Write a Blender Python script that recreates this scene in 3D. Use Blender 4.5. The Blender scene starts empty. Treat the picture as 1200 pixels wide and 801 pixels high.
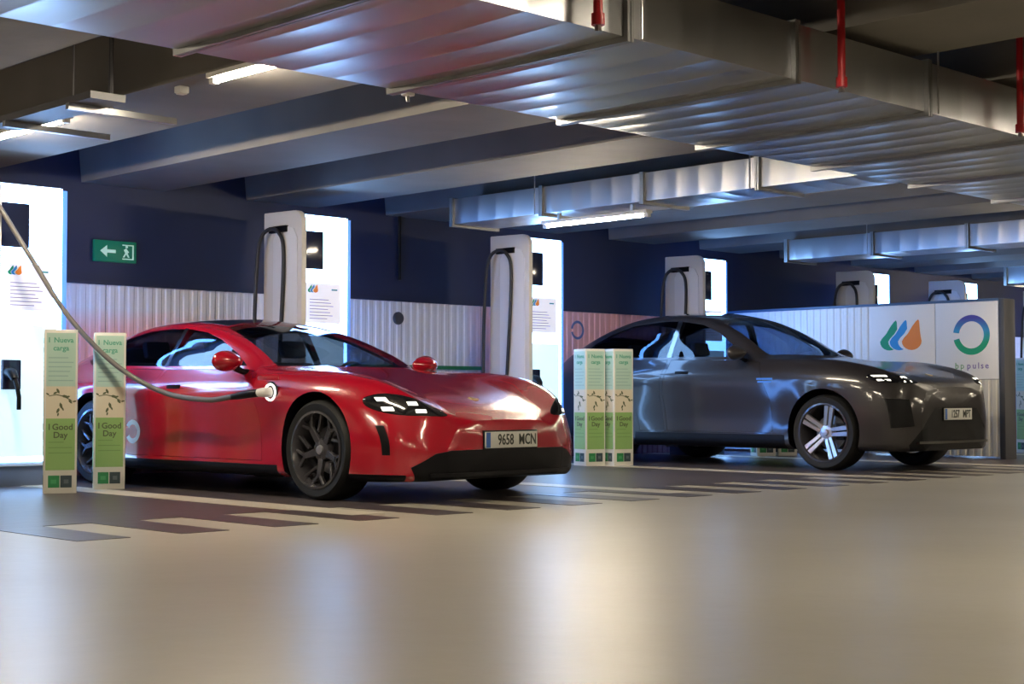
import bpy, bmesh, math, random
import numpy as np
from mathutils import Vector, Matrix
from mathutils.bvhtree import BVHTree

# ------------------------------------------------------------------ camera, world, exposure
SC = bpy.context.scene
COL = SC.collection
THETA = math.atan2(1814, 1780)          # heading of the lens in the building's axes (X along the charger wall, Y into it)
PITCH = math.atan2(64.5, 1780)
cam_d = bpy.data.cameras.new('camera'); cam = bpy.data.objects.new('camera', cam_d); COL.objects.link(cam)
cam_d.sensor_width = 36.0; cam_d.lens = 1780 / 1200 * 36.0
cam_d.clip_start = 0.05; cam_d.clip_end = 200
cam.location = (0, 0, 0.72)
cam.rotation_euler = (math.pi / 2 + PITCH, 0, THETA - math.pi / 2)
SC.camera = cam
world = bpy.data.worlds.new('world'); SC.world = world; world.use_nodes = True
world.node_tree.nodes['Background'].inputs[0].default_value = (0.10, 0.12, 0.16, 1)
world.node_tree.nodes['Background'].inputs[1].default_value = 0.02
SC.view_settings.view_transform = 'Standard'; SC.view_settings.look = 'None'
SC.view_settings.gamma = 1.0; SC.view_settings.use_curve_mapping = False
SC.view_settings.exposure = 0.0
LAMP_POWER = 400.0        # emission of the ceiling tubes
PANEL_POWER = 18.0       # emission of the backlit charger fronts
random.seed(7)

# ------------------------------------------------------------------ materials
MATS = {}
def mat(name, col=(.5, .5, .5), rough=.5, metal=0., coat=0., emit=None, es=0., noise=None, bump=None, spec=.5, aniso=0.):
    if name in MATS: return MATS[name]
    m = bpy.data.materials.new(name); m.use_nodes = True
    nt = m.node_tree; b = nt.nodes['Principled BSDF']
    b.inputs['Base Color'].default_value = (*col, 1); b.inputs['Roughness'].default_value = rough
    b.inputs['Metallic'].default_value = metal; b.inputs['Specular IOR Level'].default_value = spec
    b.inputs['Coat Weight'].default_value = coat; b.inputs['Coat Roughness'].default_value = .07
    b.inputs['Anisotropic'].default_value = aniso
    if emit: b.inputs['Emission Color'].default_value = (*emit, 1); b.inputs['Emission Strength'].default_value = es
    if noise or bump:
        tc = nt.nodes.new('ShaderNodeTexCoord')
    if noise:                                            # (scale, darker colour, roughness spread)
        n = nt.nodes.new('ShaderNodeTexNoise'); n.inputs['Scale'].default_value = noise[0]; n.inputs['Detail'].default_value = 2.5
        nt.links.new(tc.outputs['Object'], n.inputs['Vector'])
        mx = nt.nodes.new('ShaderNodeMix'); mx.data_type = 'RGBA'
        mx.inputs[6].default_value = (*col, 1); mx.inputs[7].default_value = (*noise[1], 1)
        rp = nt.nodes.new('ShaderNodeValToRGB'); rp.color_ramp.elements[0].position = .25; rp.color_ramp.elements[1].position = .75
        nt.links.new(n.outputs['Fac'], rp.inputs[0]); nt.links.new(rp.outputs[0], mx.inputs[0]); nt.links.new(mx.outputs[2], b.inputs['Base Color'])
        if len(noise) > 2:
            mr = nt.nodes.new('ShaderNodeMapRange'); mr.inputs[3].default_value = rough - noise[2]; mr.inputs[4].default_value = rough + noise[2]
            nt.links.new(n.outputs['Fac'], mr.inputs[0]); nt.links.new(mr.outputs[0], b.inputs['Roughness'])
    if bump:                                             # (scale xyz, strength, distance)
        mp = nt.nodes.new('ShaderNodeMapping'); mp.inputs['Scale'].default_value = bump[0]
        n2 = nt.nodes.new('ShaderNodeTexNoise'); n2.inputs['Scale'].default_value = 1; n2.inputs['Detail'].default_value = 4
        bp = nt.nodes.new('ShaderNodeBump'); bp.inputs['Strength'].default_value = bump[1]; bp.inputs['Distance'].default_value = bump[2]
        nt.links.new(tc.outputs['Object'], mp.inputs[0]); nt.links.new(mp.outputs[0], n2.inputs['Vector'])
        nt.links.new(n2.outputs['Fac'], bp.inputs['Height']); nt.links.new(bp.outputs[0], b.inputs['Normal'])
    MATS[name] = m
    return m
def glass(name, tint, rough=.02):
    m = bpy.data.materials.new(name); m.use_nodes = True; nt = m.node_tree; nt.nodes.clear()
    o = nt.nodes.new('ShaderNodeOutputMaterial'); mx = nt.nodes.new('ShaderNodeMixShader'); fr = nt.nodes.new('ShaderNodeFresnel')
    t = nt.nodes.new('ShaderNodeBsdfTransparent'); g = nt.nodes.new('ShaderNodeBsdfGlossy')
    fr.inputs[0].default_value = 1.42; t.inputs[0].default_value = (*tint, 1); g.inputs['Roughness'].default_value = rough
    ge = nt.nodes.new('ShaderNodeNewGeometry'); iv = nt.nodes.new('ShaderNodeMath'); iv.operation = 'SUBTRACT'; iv.inputs[0].default_value = 1
    ml = nt.nodes.new('ShaderNodeMath'); ml.operation = 'MULTIPLY'            # the pane reflects once, at its outer face
    nt.links.new(ge.outputs['Backfacing'], iv.inputs[1]); nt.links.new(fr.outputs[0], ml.inputs[0]); nt.links.new(iv.outputs[0], ml.inputs[1])
    nt.links.new(ml.outputs[0], mx.inputs[0]); nt.links.new(t.outputs[0], mx.inputs[1]); nt.links.new(g.outputs[0], mx.inputs[2]); nt.links.new(mx.outputs[0], o.inputs[0])
    MATS[name] = m; return m

M_floor = mat('floor_epoxy', (.43, .405, .34), .34, noise=(.55, (.38, .355, .29), .03), bump=((6, 6, 6), .22, .012), spec=.22)
M_baypaint = mat('bay_paint', (.060, .048, .052), .34, noise=(1.1, (.085, .072, .07), .03), bump=((6, 6, 6), .2, .012), spec=.25)
M_line = mat('line_paint', (.62, .57, .46), .35, noise=(2, (.5, .46, .37)))
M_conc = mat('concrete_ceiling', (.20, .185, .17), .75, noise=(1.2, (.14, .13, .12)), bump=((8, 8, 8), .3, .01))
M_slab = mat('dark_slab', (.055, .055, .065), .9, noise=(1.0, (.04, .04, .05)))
M_navy = mat('navy_wall', (.020, .031, .080), .55, noise=(1.5, (.016, .026, .068)))
M_dim = mat('plain_wall', (.10, .095, .09), .8, noise=(1, (.08, .075, .07)))
M_galv = mat('galvanised', (.54, .55, .57), .325, metal=1., noise=(1.2, (.46, .47, .49), .035), bump=((5, .7, 2), .08, .02))
M_galvd = mat('galvanised_flange', (.42, .43, .44), .38, metal=1., noise=(6, (.33, .33, .33)))
M_redpipe = mat('red_pipe', (.42, .012, .018), .35)
M_steel = mat('steel', (.5, .5, .5), .35, metal=1.)
M_white = mat('white_plastic', (.74, .73, .71), .38)
M_beige = mat('beige_cabinet', (.66, .63, .585), .42)
M_lamp = mat('lamp_tube', (1, .95, .85), .5, emit=(1.0, .86, .65), es=LAMP_POWER)
M_lane = mat('lane_lamp_tube', (1, .95, .85), .5, emit=(1.0, .86, .65), es=LAMP_POWER * .55)
M_panel = mat('backlit_panel', (.8, .85, .9), .4, emit=(.24, .50, 1.0), es=PANEL_POWER)
M_wallglow = mat('added_wall_glow', (.5, .6, .9), .4, emit=(.10, .32, 1.0), es=PANEL_POWER * 2)
M_halo = mat('halo_strip', (.1, .2, .5), .4, emit=(.05, .20, .80), es=1.1)
M_print = mat('backlit_print', (.6, .6, .72), .5, emit=(.62, .64, .80), es=.75)
M_lowprint = mat('backlit_low', (.6, .7, .75), .5, emit=(.55, .80, .95), es=1.0)
M_dark = mat('dark_screen', (.012, .016, .040), .12)
M_black = mat('black_trim', (.003, .003, .0045), .42, spec=.18)
M_gloss = mat('gloss_black', (.010, .010, .012), .08, coat=1.)
M_rubber = mat('tyre_rubber', (.010, .010, .010), .6, spec=.3, bump=((60, 60, 60), .15, .002))
M_cable = mat('cable_rubber', (.02, .02, .022), .5)
M_cablegrey = mat('cable_grey', (.11, .10, .095), .5)
M_plinth = mat('plinth', (.14, .17, .24), .5)
M_red = mat('red_paint', (.36, .0015, .014), .24, coat=1., spec=.5)
M_grey = mat('grey_paint', (.022, .019, .020), .34, metal=.0, coat=.6, spec=.28)
M_tint = glass('tinted_glass', (.50, .55, .62))
M_clear = glass('windscreen_glass', (.68, .74, .80))
M_lens = glass('lamp_lens', (.85, .88, .9))
M_seat = mat('seat_leather', (.03, .03, .035), .6)
M_silver = mat('silver_rim', (.62, .62, .64), .28, metal=.9)
M_drim = mat('black_rim', (.035, .033, .038), .26, coat=.6)
M_disc = mat('brake_disc', (.3, .3, .3), .35, metal=1.)
M_drl = mat('headlight_led', (.9, .9, .85), .2, emit=(1, .96, .82), es=2.2)
M_tail = mat('tail_lamp', (.35, .0, .01), .15, coat=1.)
M_plate = mat('plate_white', (.62, .62, .58), .4)
M_eu = mat('plate_blue', (.03, .12, .42), .4)
M_ink = mat('ink', (.03, .035, .03), .6)
M_gold = mat('crest_gold', (.55, .38, .10), .3, metal=1.)
M_mint = mat('print_mint', (.42, .60, .52), .6)
M_mintink = mat('print_mint_ink', (.10, .36, .25), .6)
M_mintline = mat('print_mint_line', (.30, .46, .42), .6)
M_sand = mat('print_sand', (.66, .60, .46), .6)
M_leafg = mat('print_leaf_green', (.25, .43, .14), .6)
M_olive = mat('print_olive', (.09, .11, .05), .6)
M_dkgreen = mat('print_dark_green', (.02, .22, .07), .6)
M_slate = mat('print_slate', (.03, .055, .065), .6)
M_card = mat('totem_card', (.70, .69, .62), .55)
M_exit = mat('exit_green', (.0, .16, .08), .4, emit=(0, .35, .2), es=.12)
M_exitw = mat('exit_white', (.5, .75, .62), .4, emit=(.5, .8, .65), es=.35)
M_lg = mat('logo_green', (.0, .33, .16), .5)
M_lb = mat('logo_blue', (.02, .28, .68), .5)
M_lo = mat('logo_orange', (.86, .25, .03), .5)
M_postd = mat('post_grey', (.055, .055, .062), .5)
M_grn = mat('green_rail', (.02, .20, .06), .5)

def wall_print():
    m = bpy.data.materials.new('corrugated_print'); m.use_nodes = True; nt = m.node_tree; b = nt.nodes['Principled BSDF']
    b.inputs['Roughness'].default_value = .45
    g = nt.nodes.new('ShaderNodeNewGeometry'); s = nt.nodes.new('ShaderNodeSeparateXYZ'); nt.links.new(g.outputs['Position'], s.inputs[0])
    def rng(sock, a, c):
        r = nt.nodes.new('ShaderNodeMapRange'); r.clamp = True; r.inputs[1].default_value = a; r.inputs[2].default_value = c
        nt.links.new(sock, r.inputs[0]); return r.outputs[0]
    def mul(a, c, op='MULTIPLY'):
        k = nt.nodes.new('ShaderNodeMath'); k.operation = op; nt.links.new(a, k.inputs[0]); nt.links.new(c, k.inputs[1]); return k.outputs[0]
    def mix(f, a, c):
        k = nt.nodes.new('ShaderNodeMix'); k.data_type = 'RGBA'; nt.links.new(f, k.inputs[0])
        if isinstance(a, tuple): k.inputs[6].default_value = (*a, 1)
        else: nt.links.new(a, k.inputs[6])
        k.inputs[7].default_value = (*c, 1); return k.outputs[2]
    X, Z = s.outputs[0], s.outputs[2]
    bay2 = mul(rng(X, 11.7, 12.15), rng(X, 16.2, 16.1))           # printed coral field of the second bay
    bay1 = mul(mul(rng(X, 9.2, 8.4), rng(Z, 1.55, 1.30)), rng(X, 4.0, 4.2))
    c = mix(mul(bay2, bay1, 'MAXIMUM'), (.88, .87, .855), (.98, .50, .44))
    c = mix(rng(Z, .90, .88), c, (.035, .10, .33))
    c = mix(rng(Z, .30, .28), c, (.20, .06, .08))
    nt.links.new(c, b.inputs['Base Color'])
    return m
M_corr = wall_print()
def ring_mat():
    m = bpy.data.materials.new('ring_print'); m.use_nodes = True; nt = m.node_tree; b = nt.nodes['Principled BSDF']; b.inputs['Roughness'].default_value = .5
    tc = nt.nodes.new('ShaderNodeTexCoord'); s = nt.nodes.new('ShaderNodeSeparateXYZ'); nt.links.new(tc.outputs['Object'], s.inputs[0])
    r = nt.nodes.new('ShaderNodeMapRange'); r.inputs[1].default_value = -.22; r.inputs[2].default_value = .22; nt.links.new(s.outputs[2], r.inputs[0])
    ra = nt.nodes.new('ShaderNodeValToRGB'); e = ra.color_ramp.elements
    e[0].position = .30; e[0].color = (0, .36, .16, 1); e[1].position = .95; e[1].color = (.06, .05, .36, 1)
    k = e.new(.62); k.color = (.03, .30, .60, 1)
    nt.links.new(r.outputs[0], ra.inputs[0]); nt.links.new(ra.outputs[0], b.inputs['Base Color']); return m
M_ring = ring_mat()

# ------------------------------------------------------------------ mesh helpers
class MB:
    def __init__(s): s.v = []; s.f = []
    def add(s, vs, fs):
        o = len(s.v); s.v += [tuple(p) for p in vs]; s.f += [tuple(i + o for i in f) for f in fs]; return s
    def box(s, x0, x1, y0, y1, z0, z1):
        vs = [(x, y, z) for z in (z0, z1) for y in (y0, y1) for x in (x0, x1)]
        return s.add(vs, [(0, 2, 3, 1), (4, 5, 7, 6), (0, 1, 5, 4), (2, 6, 7, 3), (0, 4, 6, 2), (1, 3, 7, 5)])
    def tube(s, pts, r, n=10, cap=True):
        pts = [Vector(p) for p in pts]; base = len(s.v); N = len(pts); ref = None
        for i, p in enumerate(pts):
            d = (pts[min(i + 1, N - 1)] - pts[max(i - 1, 0)]).normalized()
            if ref is None: ref = d.orthogonal().normalized()
            ref = (ref - d * ref.dot(d)).normalized(); b = d.cross(ref)
            rr = r[i] if isinstance(r, (list, tuple)) else r
            for k in range(n):
                a = 2 * math.pi * k / n; s.v.append(tuple(p + (ref * math.cos(a) + b * math.sin(a)) * rr))
        for i in range(N - 1):
            for k in range(n):
                a = base + i * n + k; b2 = base + i * n + (k + 1) % n; s.f.append((a, b2, b2 + n, a + n))
        if cap: s.f.append(tuple(base + k for k in range(n))[::-1]); s.f.append(tuple(base + (N - 1) * n + k for k in range(n)))
        return s
    def lathe(s, prof, n=48, axis='y', closed=True):
        """prof: (radius, axial) pairs"""
        base = len(s.v); m = len(prof)
        for k in range(n):
            a = 2 * math.pi * k / n
            for r, t in prof:
                s.v.append((r * math.cos(a), t, r * math.sin(a)) if axis == 'y' else (r * math.cos(a), r * math.sin(a), t))
        for k in range(n):
            for i in range(m if closed else m - 1):
                j = (i + 1) % m; k2 = (k + 1) % n
                s.f.append((base + k * m + i, base + k * m + j, base + k2 * m + j, base + k2 * m + i))
        return s
    def prism(s, poly, a, b, view):
        """poly 2d points; view 'side' (x,z)->y, 'top' (x,y)->z, 'front' (y,z)->x"""
        def P(p, t): return {'side': (p[0], t, p[1]), 'top': (p[0], p[1], t), 'front': (t, p[0], p[1])}[view]
        n = len(poly); base = len(s.v); s.v += [P(p, a) for p in poly] + [P(p, b) for p in poly]
        s.f.append(tuple(base + i for i in range(n))); s.f.append(tuple(base + n + i for i in range(n))[::-1])
        for i in range(n): j = (i + 1) % n; s.f.append((base + j, base + i, base + n + i, base + n + j))
        return s
    def mesh(s, name, fix=True):
        me = bpy.data.meshes.new(name); me.from_pydata(s.v, [], s.f)
        if fix:
            bm = bmesh.new(); bm.from_mesh(me); bmesh.ops.recalc_face_normals(bm, faces=bm.faces[:]); bm.to_mesh(me); bm.free()
        return me
    def build(s, name, m, parent=None, smooth=None, loc=None, bev=0., rot=None):
        me = s.mesh(name)
        if bev:
            bm = bmesh.new(); bm.from_mesh(me)
            ed = [e for e in bm.edges if len(e.link_faces) == 2 and e.calc_face_angle(0) > .5]
            bmesh.ops.bevel(bm, geom=ed, offset=bev, segments=2, affect='EDGES', profile=.6); bm.to_mesh(me); bm.free()
        return obj(name, me, m, parent, smooth, loc, rot)
def obj(name, me, m=None, parent=None, smooth=None, loc=None, rot=None):
    o = bpy.data.objects.new(name, me); COL.objects.link(o)
    if m is not None and len(me.materials) == 0:
        for q in (m if isinstance(m, (list, tuple)) else [m]): me.materials.append(q)
    if smooth is not None:
        me.polygons.foreach_set('use_smooth', [True] * len(me.polygons)); me.set_sharp_from_angle(angle=math.radians(smooth))
    if parent is not None: o.parent = parent
    if loc is not None: o.location = loc
    if rot is not None: o.rotation_euler = rot
    return o
def box(name, b, m, parent=None, bev=0., loc=None): return MB().box(*b).build(name, m, parent, bev=bev, loc=loc, smooth=40 if bev else None)
def tag(o, label, cat, group=None):
    o['label'] = label; o['category'] = cat
    if group: o['group'] = group
    return o
def struct(o): o['kind'] = 'structure'; return o
def empty(name, loc=(0, 0, 0), rz=0.):
    o = bpy.data.objects.new(name, None); COL.objects.link(o); o.location = loc; o.rotation_euler = (0, 0, rz); o.empty_display_size = .1; return o
def thing(name, label, cat, loc=(0, 0, 0), rz=0., group=None): return tag(empty(name, loc, rz), label, cat, group)
def copy_tree(o, parent=None):
    c = o.copy(); COL.objects.link(c); c.parent = parent
    for ch in list(o.children): copy_tree(ch, c)
    return c
def text_mesh(body, size, depth=.001, align='CENTER', bold=0.):
    cu = bpy.data.curves.new('lettering', 'FONT'); cu.body = body; cu.size = size; cu.extrude = depth; cu.align_x = align; cu.align_y = 'CENTER'
    cu.offset = bold; cu.resolution_u = 3
    t = bpy.data.objects.new('lettering', cu); COL.objects.link(t)
    dg = bpy.context.evaluated_depsgraph_get(); me = bpy.data.meshes.new_from_object(t.evaluated_get(dg))
    bpy.data.objects.remove(t); bpy.data.curves.remove(cu); return me
def text(body, size, m, parent, M, bold=0., name='lettering', squash=1.):
    me = text_mesh(body, size, bold=bold); me.transform(M @ Matrix.Diagonal((squash, 1, 1, 1))); me.materials.clear()
    return obj(name, me, m, parent)
RX90 = Matrix.Rotation(math.pi / 2, 4, 'X')      # upright text facing -Y, reading towards +X

def frame_y(x, y, z): return Matrix.Translation((x, y, z)) @ RX90
def frame_x(x, y, z): return Matrix.Translation((x, y, z)) @ Matrix.Rotation(-math.pi / 2, 4, 'Z') @ RX90   # faces -X, reads towards -Y

# ------------------------------------------------------------------ the setting
X0, X1, Y0, YW = -9.0, 46.0, -11.0, 12.75
floor = struct(box('floor', (X0, X1, Y0, YW + .2, -.15, 0), M_floor))
box('bay_paint', (3.2, 5.76, 7.9, 12.7, .0, .0025), M_baypaint, floor)
for a, b in ((6.07, 8.76), (9.07, 11.76), (12.07, 14.76), (15.07, 17.76), (18.07, 20.76)): box('bay_paint', (a, b, 7.9, 12.7, 0, .0025), M_baypaint, floor)
for x in (6.0, 9.0, 12.0, 15.0, 18.0): box('bay_line', (x - .20, x + .06, 7.3, 12.7, 0, .003), M_line, floor)
st = MB().box(-.15, .15, 6.95, 7.902, 0, .0024).mesh('stripe')
for k in range(29):
    x = 3.93 + .6 * k
    o = obj('stripe', st, M_baypaint, floor, loc=(x, 0, 0))
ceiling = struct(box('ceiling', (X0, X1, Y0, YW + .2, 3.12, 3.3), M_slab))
wall = struct(box('wall_back', (X0, X1, YW, YW + .2, 0, 3.12), M_navy))
struct(box('wall_front', (X0, X1, Y0 - .2, Y0, 0, 3.12), M_dim))
struct(box('wall_left', (X0 - .2, X0, Y0, YW, 0, 3.12), M_dim))
struct(box('wall_right', (X1, X1 + .2, Y0, YW, 0, 3.12), M_navy))
# precast ceiling beams running towards the charger wall
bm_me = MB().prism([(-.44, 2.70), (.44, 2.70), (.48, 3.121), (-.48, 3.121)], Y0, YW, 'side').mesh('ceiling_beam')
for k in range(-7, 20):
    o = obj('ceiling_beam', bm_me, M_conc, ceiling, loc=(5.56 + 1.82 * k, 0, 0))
struct(ceiling)
# corrugated cladding of the lower wall, one sheet after the other
mb = MB(); W = 1.2; prof = []
n = 12
for k in range(n):
    x = k * W / n; p = W / n
    prof += [(x, 0.), (x + .25 * p, .0), (x + .38 * p, -.010), (x + .82 * p, -.010), (x + .95 * p, 0.)]
prof.append((W - .004, 0.))
vs = [(x, y, z) for z in (.0, 1.765) for x, y in prof]; m_ = len(prof)
mb.add(vs, [(i, i + 1, i + 1 + m_, i + m_) for i in range(m_ - 1)])
sheet = mb.mesh('wall_sheet', fix=False)
for k in range(-3, 33):
    obj('wall_sheet', sheet, M_corr, wall, loc=(k * W, YW - .012, 0))
box('cap_rail', (X0, X1, YW - .05, YW, 1.765, 1.79), M_navy, wall)
box('green_rail', (9.6, 12.0, YW - .06, YW, 1.03, 1.07), M_grn, wall)
MB().tube([(10.75, YW - .035, 2.0), (10.75, YW - .035, 2.95)], .018).build('conduit', M_black, wall, 40)
MB().lathe([(.0, -.03), (.062, -.03), (.07, -.015), (.07, 0), (0, 0)], 24, closed=False).build('round_socket', M_postd, wall, 40, loc=(10.73, YW - .03, 1.58))

# ------------------------------------------------------------------ air ducts
def duct_section(L, Wd, Hd, name):
    """sheet metal box open at the ends, bottom stiffened with pressed beads across it; runs along +X"""
    mb = MB(); nb = 5; prof = []
    for k in range(nb):
        c = (k + .5) * L / nb
        prof += [(c - .03, 0.), (c - .012, -.0035), (c, -.0045), (c + .012, -.0035), (c + .03, 0.)]
    prof = [(0, 0.)] + prof + [(L, 0.)]; n = len(prof)
    ys = [-Wd / 2, -Wd / 4, 0, Wd / 4, Wd / 2]; sag = [0, -.006, -.008, -.006, 0]
    vs = [(x, y, (z if 0 < j < 4 else 0) + sag[j]) for j, y in enumerate(ys) for x, z in prof]
    fs = [(j * n + i, j * n + i + 1, (j + 1) * n + i + 1, (j + 1) * n + i) for j in range(4) for i in range(n - 1)]
    mb.add(vs, [f[::-1] for f in fs])
    mb.add([(0, -Wd / 2, Hd), (L, -Wd / 2, Hd), (0, Wd / 2, Hd), (L, Wd / 2, Hd)], [(0, 1, 3, 2)])
    for s in (-1, 1):                                   # side sheets with shallow upright beads
        sp = []
        for k in range(nb):
            c = (k + .5) * L / nb; sp += [(c - .025, 0), (c, s * .005), (c + .025, 0)]
        sp = [(0, 0)] + sp + [(L, 0)]; q = len(sp)
        vs = [(x, s * Wd / 2 + (dy if z in (Hd * .12, Hd * .88) else 0), z) for z in (0, Hd * .12, Hd * .88, Hd) for x, dy in sp]
        fs = [(j * q + i, j * q + i + 1, (j + 1) * q + i + 1, (j + 1) * q + i) for j in range(3) for i in range(q - 1)]
        mb.add(vs, fs if s < 0 else [f[::-1] for f in fs])
    me = mb.mesh(name, fix=False)
    me.polygons.foreach_set('use_smooth', [True] * len(me.polygons)); me.set_sharp_from_angle(angle=math.radians(30))
    return me
def flange_mesh(Wd, Hd):
    mb = MB(); e = .028
    for a, b in ((-.022, -.003), (.003, .022)):
        mb.box(a, b, -Wd / 2 - e, Wd / 2 + e, -e, 0.); mb.box(a, b, -Wd / 2 - e, Wd / 2 + e, Hd, Hd + .01)
        mb.box(a, b, -Wd / 2 - e, -Wd / 2, 0, Hd); mb.box(a, b, Wd / 2, Wd / 2 + e, 0, Hd)
    return mb.mesh('flange')
def duct(name, label, x0, y0, z0, L, n, Wd, Hd, along='x', hang=True):
    t = thing(name, label, 'air duct', (x0, y0, z0), 0 if along == 'x' else math.pi / 2)
    s = duct_section(L, Wd, Hd, 'duct_section'); f = flange_mesh(Wd, Hd); rod = MB()
    rod.tube([(0, 0, -.01), (0, 0, 3.12 - z0)], .006, 6); rod = rod.mesh('hanger_rod')
    for k in range(n):
        obj('duct_section', s, M_galv, t, loc=(k * L, 0, 0))
        obj('flange', f, M_galvd, t, loc=(k * L, 0, 0))
        if hang and k % 2:
            for sg in (-1, 1): obj('hanger_rod', rod, M_steel, t, loc=(k * L + .05, sg * (Wd / 2 + .05), 0))
    obj('flange', f, M_galvd, t, loc=(n * L, 0, 0))
    return t
duct('main_air_duct', 'wide galvanised sheet metal main air duct crossing under the ceiling beams', 6.45 - 1.3 * 8, 5.33, 2.35, 1.3, 28, 1.64, .29)
t = duct('branch_air_duct', 'galvanised branch duct with a strip lamp along its lower edge, off the main duct', 10.50, 6.24, 2.45, 1.25, 4, .60, .25, 'y')
t = duct('branch_air_duct', 'farther galvanised branch duct above the white partition with logos', 16.20, 6.24, 2.45, 1.25, 4, .60, .25, 'y')
t = duct('branch_air_duct', 'galvanised branch duct beyond the partition, off the main duct', 21.9, 6.24, 2.45, 1.25, 4, .60, .25, 'y')

# sprinkler drops in front of the main duct
def sprinkler(x, lab):
    t = thing('sprinkler_pipe', lab, 'pipe', (x, 4.40, 2.33), group='red sprinkler drops along the main duct')
    MB().tube([(0, 0, .04), (0, 0, .79)], .021, 12).build('drop_pipe', M_redpipe, t, 40)
    MB().lathe([(.0, 0), (.03, 0), (.03, .05), (0, .05)], 12, 'z', False).build('collar', M_redpipe, t, 40)
    MB().tube([(0, 0, .0), (0, 0, -.03)], [.012, .02], 8).build('sprinkler_head', M_steel, t, 40)
for x in (4.84, 6.72, 8.66, 10.6): sprinkler(x, 'red vertical sprinkler drop pipe before the side of the main duct')

# ------------------------------------------------------------------ strip lamps
def lamp(x, y, z=2.655, L=1.2, lab=None, grp='ceiling strip lamps', trough=False):
    t = thing('strip_lamp', lab or 'warm white strip lamp fixed under a ceiling beam', 'lamp', (x, y, z), group=grp)
    if trough:
        if lamp.trough is None:
            pr = [(-.10, -.018), (-.05, .03), (.05, .03), (.10, -.018), (.106, -.018), (.056, .075), (-.056, .075), (-.106, -.018)]  # unseen skirts, added to keep the lane tubes' light off ceiling and ducts
            mb = MB(); mb.add([(x_, y_, z_) for y_ in (-L / 2 - .06, L / 2 + .06) for x_, z_ in pr], [(i, (i + 1) % 8, 8 + (i + 1) % 8, 8 + i) for i in range(8)])
            a = mb.build('shade_skirt', M_white, t); b = MB().tube([(0, -L / 2, 0), (0, L / 2, 0)], .017, 10).build('tube', M_lane, t, 60)
            c = [MB().prism(pr[:4], y_ - .004, y_ + .004, 'side').build('end_cap', M_white, t) for y_ in (-L / 2 - .06, L / 2 + .06)]
            lamp.trough = (a, b, *c)
        else:
            for q in lamp.trough: c = q.copy(); COL.objects.link(c); c.parent = t
        return t
    if lamp.proto is None:
        a = MB().box(-.045, .045, -L / 2 - .05, L / 2 + .05, .012, .045).build('housing', M_white, t, 40, bev=.006)
        b = MB().tube([(0, -L / 2, 0), (0, L / 2, 0)], .017, 10).build('tube', M_lamp, t, 60)
        c = MB().box(-.02, .02, -L / 2 - .05, -L / 2, -.02, .012).build('end_cap', M_white, t); d = MB().box(-.02, .02, L / 2, L / 2 + .05, -.02, .012).build('end_cap', M_white, t)
        lamp.proto = (a, b, c, d)
    else:
        for q in lamp.proto: c = q.copy(); COL.objects.link(c); c.parent = t
    return t
lamp.proto = None; lamp.trough = None
for y, lb in ((10.35, 'warm strip lamp under the ceiling beam beside the charger with the plugged in cable'), (7.25, 'warm strip lamp under the ceiling beam tucked against the wide main duct')):
    lamp(5.17, y, lab=lb)
t = lamp(10.25, 9.36, 2.335, 1.1, 'warm strip lamp hung along the lower edge of the branch duct')
for y in (-.45, .45): box('bracket', (-.015, .015, y - .015, y + .015, .04, .108), M_steel, t)
t = lamp(15.95, 7.0, 2.335, 1.1, 'warm strip lamp hung beside the farther branch duct')
for y in (-.45, .45): box('bracket', (-.015, .015, y - .015, y + .015, .04, .108), M_steel, t)
for x in [5.56 + 1.82 * k for k in (-6, -3, 0, 3, 6, 8, 11)]:
    for y in (2.9, -.6, -4.1, -7.6):
        lamp(x, y, 2.625, lab='warm strip lamp under the ceiling beams over the driving lane', grp='strip lamps over the lane', trough=True)
for x in (.10, 23.76, 27.4): lamp(x, 9.25, lab='warm strip lamp over the bays farther along', grp='strip lamps farther along')

# conduit and strut hung beside the lamps
t = thing('cable_tray', 'galvanised strut on hanger rods beside the strip lamps', 'cable tray', (5.0, 8.6, 2.5))
box('strut', (-.42, .35, -.02, .02, 0, .04), M_galvd, t); box('strut', (-.42, .35, .83, .87, 0, .04), M_galvd, t)
for dx in (-.38, -.12): MB().tube([(dx, 0, .04), (dx, 0, .62)], .016 if dx > -.2 else .006, 8).build('hanger_rod', M_postd, t, 40)
box('tray', (-.40, -.16, -.25, 1.15, .04, .085), M_postd, t)
t = thing('sensor_box', 'small white sensor clipped to the edge of the main duct', 'sensor', (5.28, 6.155, 2.335))
box('case', (-.03, .03, 0, .05, 0, .05), M_white, t, .008); MB().tube([(0, .025, 0), (0, .025, -.03)], .010, 8).build('probe', M_steel, t, 40)
t = thing('junction_box', 'small white junction box between the two strip lamps', 'junction box', (5.24, 8.35, 2.655))
box('case', (-.035, .035, -.035, .035, 0, .045), M_white, t, .008); box('cover', (-.025, .025, -.025, .025, -.006, 0), M_beige, t)

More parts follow.
